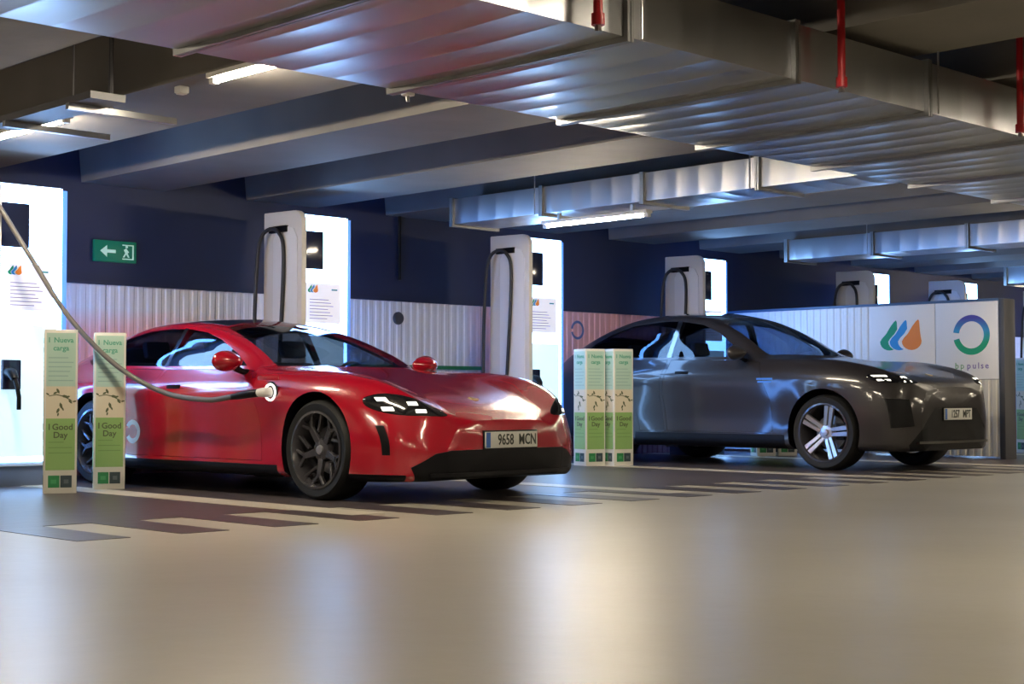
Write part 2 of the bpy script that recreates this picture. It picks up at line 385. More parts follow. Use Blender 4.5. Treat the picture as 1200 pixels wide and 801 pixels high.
# ------------------------------------------------------------------ logos
def drop(cx, cz, w, h, n=20):
    """leaf-like drop, round below, its tip leaning towards the upper right"""
    pts = []
    for k in range(n):
        a = math.pi * 2 * k / n
        x = math.cos(a); z = math.sin(a)
        up = max(0., z)
        pts.append((cx + w * .5 * x * (1 - .55 * up ** 1.5) + w * .34 * up ** 2.0, cz + h * (.30 * z + .42 * up ** 2.2 * (1 if x > -.7 else .6) - .20)))
    return pts
def leaf_logo(parent, at, s, face):
    """three overlapping drops, green, blue, orange; at = centre on the face; s = height"""
    for k, (dx, m, ww) in enumerate(((-.40, M_lg, .74), (-.11, M_card_white, .76), (-.07, M_lb, .74), (.22, M_card_white, .76), (.34, M_lo, .74))):
        p = drop(dx * s * 1.15, 0, ww * s, s)
        mb = MB()
        d = .001 + .0012 * k
        if face == 'y': mb.prism([(at[0] + u, at[2] + v) for u, v in p], at[1] - d, at[1], 'side')
        else: mb.prism([(at[1] - u, at[2] + v) for u, v in p], at[0] - d, at[0], 'front')
        mb.build('logo_leaf' if m is not M_card_white else 'logo_gap', m, parent)
M_card_white = mat('sign_white', (.86, .85, .845), .5)
def ring(parent, at, r0, r1, m, face, a0=172, a1=-166, name='logo_ring', n=44):
    """open ring, gap towards the reading side's left"""
    mb = MB(); vs = []; fs = []
    for k in range(n + 1):
        a = math.radians(a0 + (a1 - a0) * k / n)
        for r in (r0, r1):
            for d in (0, -.003):
                u, v = r * math.cos(a), r * math.sin(a)
                vs.append((u, d, v) if face == 'y' else (d, -u, v))
    for k in range(n):
        b = 4 * k; c = b + 4
        fs += [(b, b + 2, c + 2, c), (b + 1, c + 1, c + 3, b + 3), (b, c, c + 1, b + 1), (b + 2, b + 3, c + 3, c + 2)]
    fs += [(0, 1, 3, 2), (4 * n, 4 * n + 2, 4 * n + 3, 4 * n + 1)]
    mb.add(vs, fs); return mb.build(name, m, parent, loc=at)

# printed ring on the coral wall cladding
ring(wall, (13.60, YW - .035, 1.54), .085, .115, mat('ring_blue_grey', (.16, .19, .36), .5), 'y', name='printed_ring')

# exit sign
t = thing('exit_sign', 'small green exit sign with a white arrow on the navy wall', 'sign', (7.28, YW, 1.98))
box('sign_board', (-.22, .22, -.035, 0, 0, .20), M_exit, t, .006)
MB().prism([(-.16, .10), (-.09, .155), (-.09, .115), (.0, .115), (.0, .085), (-.09, .085), (-.09, .045)], -.038, -.034, 'side').build('arrow', M_exitw, t)
MB().prism([(.07, .03), (.19, .03), (.19, .17), (.07, .17), (.07, .16), (.175, .16), (.175, .04), (.07, .04)], -.038, -.034, 'side').build('doorway', M_exitw, t)
MB().prism([(.075, .05), (.10, .09), (.085, .12), (.11, .135), (.14, .10), (.125, .09), (.145, .05), (.13, .05), (.11, .08), (.09, .05)], -.038, -.034, 'side').build('running_figure', M_exitw, t)
MB().lathe([(0, -.002), (.013, -.002), (.013, .002), (0, .002)], 12, closed=False).build('running_head', M_exitw, t, loc=(.115, -.037, .15))

# ------------------------------------------------------------------ chargers
def charger_parts(t):
    box('plinth', (-.64, -.01, .03, .40, 0, .16), M_plinth, t, .006)
    box('cabinet', (-.61, -.004, .012, .42, .16, 2.45), M_beige, t, .012)
    # side fin standing proud of the front, rounded at its upper front corner
    pr = [(-.16, .10), (-.16, 2.36), (-.15, 2.40), (-.125, 2.435), (-.09, 2.455), (-.05, 2.465), (.44, 2.475), (.44, .10)]
    fin = MB(); fin.prism(pr, -.67, -.61, 'front'); fin.build('side_panel', M_beige, t, 40, bev=.012)
    MB().prism([(-.10, .3), (-.10, 2.20), (-.04, 2.30), (.10, 2.33), (.22, 2.30), (.28, 2.2), (.28, .3)], -.678, -.668, 'front').build('side_cover', M_white, t, 40, bev=.003)
    box('light_panel', (-.605, -.008, -.002, .012, .20, 2.44), M_panel, t)
    box('added_wall_glow', (-.004, .006, .34, .41, .20, 2.43), M_wallglow, t)  # added glowing strip, casts the blue halo onto the wall behind
    box('halo_strip', (.002, .045, .015, .05, .20, 2.43), M_halo, t)  # added glowing strip in place of the lens bloom beside the panel
    box('screen', (-.575, -.30, -.010, -.002, 1.93, 2.29), M_dark, t, .004)
    lab = box('info_label', (-.52, -.09, -.006, -.002, 1.42, 1.80), M_print, t)
    for k in range(7): box('text_line', (-.46, -.46 + .30 * (.7 + .3 * ((k * 37) % 10) / 10), -.0075, -.006, 1.46 + .030 * k, 1.468 + .030 * k), mat('label_ink', (.40, .38, .50), .6), lab)
    leaf_logo(lab, (-.42, -.006, 1.745), .075, 'y')
    box('logo_mark', (-.20, -.13, -.0075, -.006, 1.735, 1.75), mat('label_teal', (.05, .30, .36), .5), lab)
    box('lower_print', (-.56, -.05, -.005, -.002, .24, 1.30), M_lowprint, t)
    # connector parked in its holster
    h = box('holster', (-.53, -.37, -.035, -.002, .78, 1.02), M_dark, t, .01)
    MB().tube([(-.48, -.03, .92), (-.48, -.10, .91), (-.475, -.14, .86)], [.045, .042, .03], 14).build('connector', M_black, h, 50)
    MB().tube([(-.475, -.13, .875), (-.47, -.17, .80), (-.465, -.19, .72), (-.46, -.18, .62)], .018, 10).build('connector_handle', M_black, h, 50)
    return t
def bez(p, n=24):
    """Catmull-Rom through the points"""
    P = [Vector(q) for q in p]; P = [P[0] * 2 - P[1]] + P + [P[-1] * 2 - P[-2]]; out = []
    for i in range(1, len(P) - 2):
        for k in range(n):
            s = k / n; a, b, c, d = P[i - 1:i + 3]
            out.append(.5 * ((2 * b) + (c - a) * s + (2 * a - 5 * b + 4 * c - d) * s * s + (3 * b - a - 3 * c + d) * s ** 3))
    out.append(P[-2]); return out
CH = [((6.13, 11.56), 'tall backlit charging station with its cable plugged into the red car', False),
      ((9.12, 11.56), 'tall backlit charging station rising behind the roof of the red car', True),
      ((12.11, 11.56), 'tall backlit charging station rising behind the hood of the red car', True),
      ((15.36, 11.79), 'tall backlit charging station rising behind the roof of the grey car', True),
      ((18.81, 11.56), 'tall backlit charging station just beyond the white partition with logos', True),
      ((21.3, 11.56), 'second backlit charging station beyond the white partition, its top showing', True),
      ((24.3, 11.56), 'third backlit charging station beyond the white partition', True)]
proto = None
for (xy, lb, parked) in CH:
    if proto is None:
        t = proto = charger_parts(thing('charging_station', lb, 'charger', (*xy, 0), group='charging stations along the wall'))
    else:
        t = copy_tree(proto); t.location = (*xy, 0); t['label'] = lb
        for c in list(t.children):
            if c.name.startswith('charging_cable'): bpy.data.objects.remove(c)
    if parked:
        if xy[0] < 10:
            pk = MB().tube(bez([(-.69, .20, .45), (-.70, .12, 1.3), (-.70, .08, 2.05), (-.71, .14, 2.26), (-.74, .26, 2.30), (-.77, .36, 2.20), (-.78, .40, 1.9), (-.79, .42, 1.2), (-.78, .40, .5), (-.72, .2, .3), (-.66, -.1, .45), (-.5, -.19, .62)], 10), .019, 10).mesh('charging_cable'); cable_me = pk
        obj('charging_cable', cable_me, M_cable, t, 60)
        if xy[0] < 10: guide_me = MB().box(-.70, -.67, .05, .32, 2.27, 2.33).mesh('cable_guide')
        obj('cable_guide', guide_me, M_black, t)

# ------------------------------------------------------------------ printed square totems
def totem_face(t, d, R):
    """one printed side, built facing -Y at y = -d, then turned by R"""
    def add(name, mb, m, par=t):
        me = mb.mesh(name); me.transform(R); return obj(name, me, m, par)
    y = -d
    a = add('header_print', MB().box(-.105, .105, y - .002, y, .80, 1.20), M_mint)
    for s, z, sz in (('1', 1.145, -.085), ('Nueva', 1.145, .018), ('carga', 1.085, .0)):
        text(s, .054, M_mintink, a, R @ frame_y(sz, y - .003, z), .0012)
    for k in range(6): add('print_line', MB().box(-.09, .09 - .05 * ((k * 3) % 4) / 4, y - .003, y - .002, .84 + .034 * k, .848 + .034 * k), M_mintline, a)
    b = add('picture_print', MB().box(-.105, .105, y - .002, y, .56, .80), M_sand)
    add('sprig_stem', MB().prism([(-.085, .725), (-.03, .735), (.02, .722), (.07, .695), (.095, .68), (.07, .703), (.02, .730), (-.03, .742), (-.085, .731)], y - .003, y - .002, 'side'), M_olive, b)
    for (u, v, an, L) in ((-.08, .735, 2.6, .03), (-.055, .742, .5, .035), (-.01, .745, 2.0, .045), (.005, .73, -.2, .05), (.03, .715, .3, .04), (.055, .70, -.8, .04), (.085, .685, .2, .03), (-.005, .68, -1.3, .05), (-.01, .64, -2.0, .045), (.01, .645, -1.2, .03), (-.015, .605, -1.8, .03)):
        c, s = math.cos(an), math.sin(an)
        pl = [(0, 0), (.35, .22), (.75, .18), (1, 0), (.75, -.16), (.35, -.2)]
        add('sprig_leaf', MB().prism([(u + L * (c * p - s * q), v + L * (s * p + c * q)) for p, q in pl], y - .0036, y - .002, 'side'), M_olive, b)
    g = add('lower_print', MB().box(-.105, .105, y - .002, y, .175, .56), M_leafg)
    for s, z, u in (('1', .495, -.08), ('Good', .495, .015), ('Day', .435, 0)): text(s, .064, M_olive, g, R @ frame_y(u, y - .003, z), .0012)
    for k in range(3): add('print_line', MB().box(-.085, .085 - .06 * (k == 2), y - .003, y - .002, .30 + .04 * k, .306 + .04 * k), mat('print_dull_green', (.17, .31, .10), .6), g)
    add('logo_square', MB().box(-.085, -.003, y - .002, y, .045, .135), M_dkgreen)
    add('logo_square', MB().box(.003, .085, y - .002, y, .045, .135), M_slate)
    add('logo_dot', MB().box(-.065, -.025, y - .003, y, .075, .105), mat('print_mid_green', (.06, .33, .12), .6))
    add('logo_dot', MB().box(.028, .062, y - .003, y, .075, .105), mat('print_slate_light', (.10, .13, .15), .6))
tp = None
TOT = [((5.61, 10.59), -27, 'green printed totem close beside the first charging station, away from the red car'),
       ((6.14, 10.80), -28, 'green printed totem close beside the rear door of the red car'),
       ((11.80, 10.86), -15, 'green printed totem next to the third charging station, behind the red car\'s nose'),
       ((12.04, 10.68), -16, 'green printed totem close beside the rear of the grey car'),
       ((15.25, 11.15), -34, 'green printed totem mostly hidden behind the grey car, nearer to it'),
       ((15.55, 11.05), -34, 'green printed totem mostly hidden behind the grey car, nearer to the partition'),
       ((18.55, 9.35), -34, 'green printed totem standing beyond the white partition')]
for (xy, az, lb) in TOT:
    if tp is None:
        t = tp = thing('printed_totem', lb, 'totem', (*xy, 0), math.radians(az), 'printed totems by the charging bays')
        box('card_box', (-.12, .12, -.12, .12, 0, 1.225), M_card, t, .004)
        for q in range(4): totem_face(t, .12, Matrix.Rotation(-q * math.pi / 2, 4, 'Z'))
    else:
        t = copy_tree(tp); t.location = (*xy, 0); t.rotation_euler = (0, 0, math.radians(az)); t['label'] = lb

# ------------------------------------------------------------------ partition between the bays
P = thing('partition', 'thick white partition wall carrying a leaf logo and a ring logo', 'partition', (16.35, 8.55, 0))
box('core', (.018, .24, .05, 4.17, .03, 1.84), M_postd, P)
box('end_post', (-.01, .25, -.02, .05, 0, 1.86), M_postd, P, .006)
box('top_rail', (-.012, .25, .05, 4.17, 1.84, 1.87), mat('rail_blue', (.05, .10, .20), .4), P)
box('logo_panel', (-.004, .014, .055, .868, .93, 1.838), M_card_white, P, .002)
box('logo_panel', (-.004, .014, .876, 1.76, .93, 1.838), M_card_white, P, .002)
mb = MB(); prof = []
for k in range(24):
    y = k * .1; prof += [(y, .006), (y + .03, .006), (y + .042, -.002), (y + .086, -.002), (y + .098, .006)]
vs = [(x, y, z) for z in (.03, 1.838) for y, x in prof]; m_ = len(prof)
mb.add(vs, [(i + 1, i, i + m_, i + 1 + m_) for i in range(m_ - 1)])
mb.build('corrugated_sheet', mat('corrugated_white', (.86, .85, .84), .45), P, loc=(0, 1.765, 0))
mb = MB(); vs = [(x, y, z) for z in (.03, .925) for y, x in prof[:90]]; m_ = 90
mb.add(vs, [(i + 1, i, i + m_, i + 1 + m_) for i in range(m_ - 1)]); mb.build('corrugated_sheet', mat('corrugated_beige', (.70, .66, .58), .5), P, loc=(0, .055, 0))
leaf_logo(P, (-.004, 1.33, 1.47), .36, 'x')
ring(P, (-.004, .40, 1.45), .160, .235, M_ring, 'x')
for ch, yy in zip('bppulse', (.625, .555, .470, .400, .345, .300, .240)):
    text(ch, .10, mat('logo_text_green', (.20, .42, .22), .5) if yy > .5 else mat('logo_text_purple', (.22, .16, .42), .5), P, frame_x(-.006, yy - .035, 1.085), .001, 'logo_letter')

# ------------------------------------------------------------------ cars
def pchip(xs, ys, q):
    xs = np.asarray(xs, float); ys = np.asarray(ys, float); h = np.diff(xs); d = np.diff(ys) / h; n = len(xs); m = np.zeros(n)
    for i in range(1, n - 1):
        if d[i - 1] * d[i] > 0:
            w1 = 2 * h[i] + h[i - 1]; w2 = h[i] + 2 * h[i - 1]; m[i] = (w1 + w2) / (w1 / d[i - 1] + w2 / d[i])
    m[0] = d[0]; m[-1] = d[-1]
    q = np.clip(q, xs[0], xs[-1]); i = np.clip(np.searchsorted(xs, q) - 1, 0, n - 2); t = (q - xs[i]) / h[i]
    return ((2 * t**3 - 3 * t**2 + 1) * ys[i] + (t**3 - 2 * t**2 + t) * h[i] * m[i] + (-2 * t**3 + 3 * t**2) * ys[i + 1] + (t**3 - t**2) * h[i] * m[i + 1])
def curve(tab, q):
    tab = sorted(tab); xs = [t[0] for t in tab]
    return [pchip(xs, [t[j] for t in tab], q) for j in range(1, len(tab[0]))]
def sections(T, xs):
    """half sections [station][key] -> (y,z)"""
    y1, zb = curve(T['sillb'], xs); y2, z2 = curve(T['sill'], xs); y3, z3 = curve(T['mid'], xs); y4, z4 = curve(T['shoulder'], xs)
    y5, z5 = curve(T['belt'], xs); y7, z7 = curve(T['rail'], xs); z9, = curve(T['top'], xs)
    out = []
    for i in range(len(xs)):
        z8 = z7[i] + (z9[i] - z7[i]) * .72
        y6 = (y5[i] + y7[i]) / 2 + .018 * min(1, max(0, (z7[i] - z5[i]) / .3)); z6 = (z5[i] + z7[i]) / 2
        out.append([(0, zb[i]), (y1[i], zb[i]), (y2[i], z2[i]), (y3[i], z3[i]), (y4[i], z4[i]), (y5[i], z5[i]), (y6, z6), (y7[i], z7[i]), (y7[i] * .55, z8), (0, z9[i])])
    return out
def spline2(keys, sub):
    k = np.array(keys); s = np.concatenate([[0], np.cumsum(np.maximum(np.linalg.norm(np.diff(k, axis=0), axis=1), 1e-4))])
    q = []
    for i in range(len(k) - 1): q += list(np.linspace(s[i], s[i + 1], sub, endpoint=False))
    q = np.array(q + [s[-1]]); return np.stack([pchip(s, k[:, 0], q), pchip(s, k[:, 1], q)], 1)
def loft(secs, xs, sub, bulge=(0, 0)):
    mb = MB(); loops = []
    for x, keys in zip(xs, secs):
        h = spline2(keys, sub); full = [(y, z) for y, z in h] + [(-y, z) for y, z in h[-2:0:-1]]
        b = len(mb.v); mb.v += [(x, y, z) for y, z in full]; loops.append((b, len(full)))
    n = loops[0][1]
    for (a, _), (b, _) in zip(loops[:-1], loops[1:]):
        for k in range(n): k2 = (k + 1) % n; mb.f.append((a + k, a + k2, b + k2, b + k))
    for (end, li, rev) in ((0, loops[0][0], True), (1, loops[-1][0], False)):
        P = np.array(mb.v[li:li + n]); c = P.mean(0); prev = li
        for s in (.85, .6, .3):
            b = len(mb.v)
            for p in P:
                q = c + (p - c) * s; q[0] = p[0] + bulge[end] * (1 - s * s); mb.v.append(tuple(q))
            for k in range(n):
                k2 = (k + 1) % n; f = (prev + k, prev + k2, b + k2, b + k); mb.f.append(f if not rev else f[::-1])
            prev = b
        b = len(mb.v); mb.v.append((c[0] + bulge[end], c[1], c[2]))
        for k in range(n): k2 = (k + 1) % n; f = (prev + k, prev + k2, b); mb.f.append(f if not rev else f[::-1])
    return mb.mesh('loft')
def boolean(a, b, op):
    oa = bpy.data.objects.new('tmp_a', a); ob = bpy.data.objects.new('tmp_b', b); COL.objects.link(oa); COL.objects.link(ob)
    md = oa.modifiers.new('b', 'BOOLEAN'); md.operation = op; md.object = ob; md.solver = 'MANIFOLD'
    dg = bpy.context.evaluated_depsgraph_get(); me = bpy.data.meshes.new_from_object(oa.evaluated_get(dg))
    bpy.data.objects.remove(oa); bpy.data.objects.remove(ob); return me
def inset(poly, d):
    n = len(poly); A = sum(poly[i][0] * poly[(i + 1) % n][1] - poly[(i + 1) % n][0] * poly[i][1] for i in range(n)); sg = 1 if A > 0 else -1; out = []
    for i in range(n):
        p0, p1, p2 = Vector(poly[i - 1]), Vector(poly[i]), Vector(poly[(i + 1) % n])
        e1 = (p1 - p0).normalized(); e2 = (p2 - p1).normalized(); n1 = Vector((-e1.y, e1.x)) * sg; n2 = Vector((-e2.y, e2.x)) * sg
        b = (n1 + n2); b = b / max(.35, b.dot(n1)) if b.length > 1e-6 else n1; out.append(tuple(p1 + b * d))
    return out
def bvh_of(me):
    bm = bmesh.new(); bm.from_mesh(me); t = BVHTree.FromBMesh(bm); bm.free(); return t
def smooth_poly(pts, n=6):
    """closed Catmull-Rom outline"""
    m = len(pts); out = []
    for i in range(m):
        a, b, c, d = [Vector(pts[(i + k) % m]) for k in (-1, 0, 1, 2)]
        for k in range(n):
            s = k / n; out.append(tuple(.5 * ((2 * b) + (c - a) * s + (2 * a - 5 * b + 4 * c - d) * s * s + (3 * b - a - 3 * c + d) * s ** 3)))
    return out

def wheel(parent, loc, side, S):
    """tyre with its rim, spokes, hub and brake as sub-parts; side +1/-1 is the outer direction in y"""
    R, r, w = S['R'], S['rim'], .135
    pr = [(r - .01, -w + .01), (r + .02, -w), (R - .03, -w - .004), (R - .008, -w + .02), (R, -w + .05), (R, w - .05), (R - .008, w - .02), (R - .03, w + .004), (r + .02, w), (r - .01, w - .01)]
    w_ = MB().lathe(pr, 56).build('wheel', M_rubber, parent, 40, loc=loc)
    o = side
    rim = MB().lathe([(r - .006, o * (w - .004)), (r + .006, o * (w + .002)), (r - .012, o * (w + .004)), (r - .024, o * (w - .02)), (r - .035, o * (w - .10)), (r - .045, -o * (w - .02)), (r - .02, -o * (w - .01))], 56).build('rim', S['rimmat'], w_, 40)
    MB().lathe([(.17, -o * .03), (.17, -o * .005), (.05, -o * .005), (.05, -o * .03)], 32).build('brake_disc', M_disc, w_, 40)
    MB().box(.09, .19, -.05, .03, -.07, .10).build('brake_caliper', M_black, w_, bev=.01)
    MB().lathe([(0, o * (w - .028)), (.030, o * (w - .03)), (.034, o * (w - .04)), (.034, o * .02), (0, o * .02)], 24, closed=False).build('hub_cap', S['hubmat'], w_, 40)
    MB().lathe([(.034, o * (w - .045)), (.075, o * (w - .05)), (.085, o * (w - .07)), (.085, o * .01), (.034, o * .01)], 32).build('hub', S['rimmat'] if S['style'] == 'y' else M_silver, w_, 40)
    n = 5
    mb = MB()
    if S['style'] == 'five':
        for (a0, a1) in ((-1, -.12), (.12, 1)):
            hw0, hw1 = .042, .056; t0, t1 = .06, r - .012
            vs = [(t0, a0 * hw0, 0), (t0, a1 * hw0, 0), (t1, a1 * hw1, 0), (t1, a0 * hw1, 0)]
            top = [(p[0], q, p[1]) for p, q in zip(vs, [w - .046, w - .046, w - .012, w - .012])]; bot = [(p[0] , q - .035, p[1]) for p, q in zip(vs, [w - .046, w - .046, w - .012, w - .012])]
            mb.add(top + bot, [(0, 1, 2, 3), (7, 6, 5, 4), (0, 4, 5, 1), (1, 5, 6, 2), (2, 6, 7, 3), (3, 7, 4, 0)])
        m = M_silver
    else:
        for (b0, b1, h0, h1, ra, rb) in ((0, 0, .028, .022, .06, .19), (.0, .075, .018, .013, .17, r - .012), (.0, -.075, .018, .013, .17, r - .012), (.105, .15, .012, .010, .08, r - .012)):
            vs = [(ra, b0 - h0, 0), (ra, b0 + h0, 0), (rb, b1 + h1, 0), (rb, b1 - h1, 0)]
            q0, q1 = w - .048 + (ra - .06) * .13, w - .048 + (rb - .06) * .13
            top = [(p[0], q, p[1]) for p, q in zip(vs, [q0, q0, q1, q1])]; bot = [(p[0], q - .03, p[1]) for p, q in zip(vs, [q0, q0, q1, q1])]
            mb.add(top + bot, [(0, 1, 2, 3), (7, 6, 5, 4), (0, 4, 5, 1), (1, 5, 6, 2), (2, 6, 7, 3), (3, 7, 4, 0)])
        m = M_drim
    if o < 0: mb.v = [(x, -y, z) for x, y, z in mb.v]
    me = mb.mesh('spoke')
    bm = bmesh.new(); bm.from_mesh(me); bmesh.ops.bevel(bm, geom=bm.edges[:], offset=.004, segments=1, affect='EDGES'); bm.to_mesh(me); bm.free()
    for k in range(n):
        obj('spoke', me, m, w_, rot=(0, S['phase'] + 2 * math.pi * k / n, 0))
    return w_

def build_car(T):
    root = thing(T['name'], T['label'], 'car', T['loc'], T['rz'])
    N, TL = T['nose'], T['tail']
    xs = sorted(set(np.round(np.concatenate([np.linspace(TL, TL + .25, 9), np.linspace(TL + .25, N - .35, 62), N - .35 * (1 - np.sin(np.linspace(0, math.pi / 2, 16)))]), 5)))
    xs = np.array(xs); outer = loft(sections(T, xs), xs, 5, (-.02, .035))
    outer_bvh = bvh_of(outer)
    # hollow cabin
    xi = np.linspace(*T['cabin'], 44); S = sections(T, xi); I = []
    zf = T['floor_z']
    for k in S:
        g = .042
        I.append([(0, zf), (.72, zf), (.80, zf + .02), (min(k[4][0] - .12, .84), k[3][1]), (min(k[5][0] - .02, k[4][0] - .1), k[4][1] + .05), (k[5][0] - g - .005, k[5][1]), (k[6][0] - g, k[6][1] - .012), (k[7][0] - g, k[7][1] - .036), (k[8][0], k[8][1] - .036), (0, k[9][1] - .036)])
    inner = loft(I, xi, 4)
    arch = MB(); R = T['R'] + T['arch_gap']
    for ax in (0, -T['wb']):
        for s in (-1, 1):
            n = 40; pts = [(ax + R * math.cos(2 * math.pi * k / n), T['R'] + .015 + R * math.sin(2 * math.pi * k / n)) for k in range(n)]
            arch.prism(pts, s * .60, s * 1.15, 'side')
    arch = arch.mesh('arch')
    dark = [bvh_of(inner), bvh_of(arch)]
    shell = boolean(outer, inner, 'DIFFERENCE'); shell = boolean(shell, arch, 'DIFFERENCE')
    def finish(name, me, m, parent=root, sm=32, paint_inside=True):
        me.materials.clear(); me.materials.append(m); me.materials.append(M_black)
        me.polygons.foreach_set('material_index', [0] * len(me.polygons))
        if paint_inside:
            for p in me.polygons:
                if any((t.find_nearest(p.center)[3] or 0) < 2e-4 for t in dark): p.material_index = 1
        me.name = name
        return obj(name, me, None, parent, sm)
    def carve(name, poly, a, b, view, m, gap=.0022, parent=root, keep=True, inside=True):
        nonlocal shell
        cut = MB().prism(poly, a, b, view).mesh('cut')
        piece = None
        if keep:
            pc = MB().prism(inset(poly, gap) if gap else poly, a, b, view).mesh('cut2')
            piece = boolean(shell, pc, 'INTERSECT')
        shell = boolean(shell, cut, 'DIFFERENCE')
        if keep: return finish(name, piece, m, parent, paint_inside=inside)
    paint = T['paint']
    mir = lambda poly: [(x, -y) for x, y in poly]
    carve('windshield', T['windscreen'] + [(x, -y) for x, y in T['windscreen'][::-1] if y > 0], T['floor_z'] + .45, 2, 'top', M_clear, .0, inside=False)
    carve('roof_panel', T['roof'] + [(x, -y) for x, y in T['roof'][::-1] if y > 0], T['floor_z'] + .6, 2, 'top', T['roofmat'])
    carve('rear_window', T['backlight'] + [(x, -y) for x, y in T['backlight'][::-1] if y > 0], T['floor_z'] + .6, 2, 'top', M_tint, .0, inside=False)
    for s in (-1, 1):
        for w in T['windows']: carve('side_window', w, s * .42, s * 1.2, 'side', M_tint, 0., inside=False)
    for s in (-1, 1):
        w0, w1 = T['windows']; carve('pillar_trim', [(w0[-1][0], w0[-1][1] - .004), (w0[-2][0], w0[-2][1] + .004), (w1[1][0], w1[1][1] + .004), (w1[0][0], w1[0][1] - .004)], s * .42, s * 1.2, 'side', M_gloss, 0., inside=False)
    for s in (-1, 1):
        hl = carve('headlight', [(s * y, z) for y, z in T['headlight']], T['hl_x'], 1.3, 'front', M_gloss)
        for d in T['doors']:
            dr = carve('door', d, s * .55, s * 1.2, 'side', paint, .003)
        carve('side_skirt', T['skirt'], s * .55, s * 1.2, 'side', M_black, .001)
        for sl in T['slots']: carve('air_intake', [(s * y, z) for y, z in sl], T['hl_x'] - .05, 1.3, 'front', M_black, .001)
    carve('lower_grille', T['grille'] + [(-y, z) for y, z in T['grille'][::-1]], .25, 1.3, 'front', M_black, .001)
    for c in T.get('corner', []):
        for s in (-1, 1): carve('bumper_lip', [(s * y, z) for y, z in c], .2, 1.3, 'front', M_black, .001)
    carve('hood', T['hood'] + [(x, -y) for x, y in T['hood'][::-1] if y > 0], T['hood_z'], 2, 'top', paint, .003)
    carve('tail_lamp', T['taillamp'] + [(-y, z) for y, z in T['taillamp'][::-1]], TL - .3, TL + .3, 'front', M_tail, .002)
    finish('body', shell, paint)
    def hit(o, d): h = outer_bvh.ray_cast(Vector(o), Vector(d)); return h[0], h[1]
    # headlight light units: four bright modules under the lens
    for s in (-1, 1):
        for (y, z, wy, hz) in T['leds']:
            vs = []; 
            for (dy, dz) in ((-wy, -hz), (wy, -hz), (wy, hz), (-wy, hz)):
                p, nn = hit((2, s * (y + dy), z + dz), (-1, 0, 0))
                if p is None: break
                vs.append(p + nn * .004)
            if len(vs) < 4: continue
            nn = (vs[1] - vs[0]).cross(vs[3] - vs[0]).normalized(); nn = nn if nn.x > 0 else -nn
            vs = vs + [v - nn * .012 for v in vs]
            MB().add(vs, [(0, 1, 2, 3), (7, 6, 5, 4), (0, 4, 5, 1), (1, 5, 6, 2), (2, 6, 7, 3), (3, 7, 4, 0)]).build('light_module', M_drl, root, bev=.003)
    # door handles, mirrors
    for s in (-1, 1):
        for (x, z) in T['handles']:
            p, nn = hit((x, s * 2, z), (0, -s, 0)); y = p.y
            MB().box(x - .085, x + .085, min(y - s * .004, y + s * .012), max(y - s * .004, y + s * .012), z - .016, z + .016).build('door_handle', T['handlemat'], root, 40, bev=.005)
        mx, my, mz = T['mirror']
        bm = bmesh.new(); bmesh.ops.create_uvsphere(bm, u_segments=24, v_segments=14, radius=1)
        for v in bm.verts:
            c = v.co; k = 1 - .35 * max(0, c.x)
            v.co = Vector((c.x * .11 if c.x > 0 else c.x * .06, c.y * .135 * k, c.z * .078 * k * (1 + .12 * s * c.y)))
        me = bpy.data.meshes.new('mirror'); bm.to_mesh(me); bm.free()
        mo = obj('mirror', me, paint, root, 60, loc=(mx, s * my, mz))
        MB().lathe([(0, -.002), (.062, -.002), (.062, .002), (0, .002)], 20, closed=False).build('mirror_glass', M_steel, mo, rot=(0, 0, math.pi / 2), loc=(-.048, 0, 0))
        MB().tube([(0, -s * .06, -.045), (.0, -s * .14, -.075), (.02, -s * .22, -.085)], [.028, .022, .022], 10).build('mirror_arm', M_black, mo, 50)
    # wheels
    for ax in (0, -T['wb']):
        for s in (-1, 1): wheel(root, (ax, s * T['track'], T['R']), s, T['wheel'])
    box('underbody', (-T['wb'] + .42, -.42, -.70, .70, T['under'], T['under'] + .10), M_black, root)
    for ax in (0, -T['wb']): MB().tube([(ax, -.75, T['R']), (ax, .75, T['R'])], .05, 10).build('axle', M_black, root, 40)
    # cabin
    fz = T['floor_z']
    def seat(x, y, w):
        c = MB().box(x - .26, x + .26, y - w, y + w, fz + .02, fz + .26).build('seat', M_seat, root, 50, bev=.05)
        b = MB().prism([(x - .30, fz + .18), (x - .16, fz + .20), (x - .34, fz + .72), (x - .44, fz + .70)], y - w + .02, y + w - .02, 'side').build('seat_back', M_seat, c, 50, bev=.035)
        MB().prism([(x - .36, fz + .74), (x - .29, fz + .76), (x - .33, fz + .90), (x - .40, fz + .88)], y - .12, y + .12, 'side').build('headrest', M_seat, c, 50, bev=.025)
    sx = T['seat_x']
    seat(sx, .38, .25); seat(sx, -.38, .25); seat(sx - .95, .34, .27); seat(sx - .95, -.34, .27)
    MB().prism([(T['dash_x'], fz + .3), (T['dash_x'] - .28, fz + .35), (T['dash_x'] - .22, T['dash_z'] - .02), (T['dash_x'], T['dash_z'])], -.66, .66, 'side').build('dashboard', M_seat, root, 50, bev=.02)
    sw = [(T['dash_x'] - .36 - .05 * math.sin(a), .38 + .18 * math.cos(a), T['dash_z'] - .10 + .17 * math.sin(a)) for a in np.linspace(0, 2 * math.pi, 25)]
    MB().tube(sw, .014, 8, False).build('steering_wheel', M_seat, root, 60)
    # number plate
    px, pz = T['plate']; p, nn = hit((2, 0, pz), (-1, 0, 0)); x = max(p.x, px if px else -9) + .012
    pl = box('number_plate', (x - .012, x, -.26, .26, pz - .056, pz + .056), M_plate, root, .003)
    box('plate_band', (x, x + .0012, -.256, -.215, pz - .052, pz + .052), M_eu, pl)
    FX = Matrix.Translation((x + .001, .022, pz - .002)) @ Matrix.Rotation(math.pi / 2, 4, 'Z') @ RX90
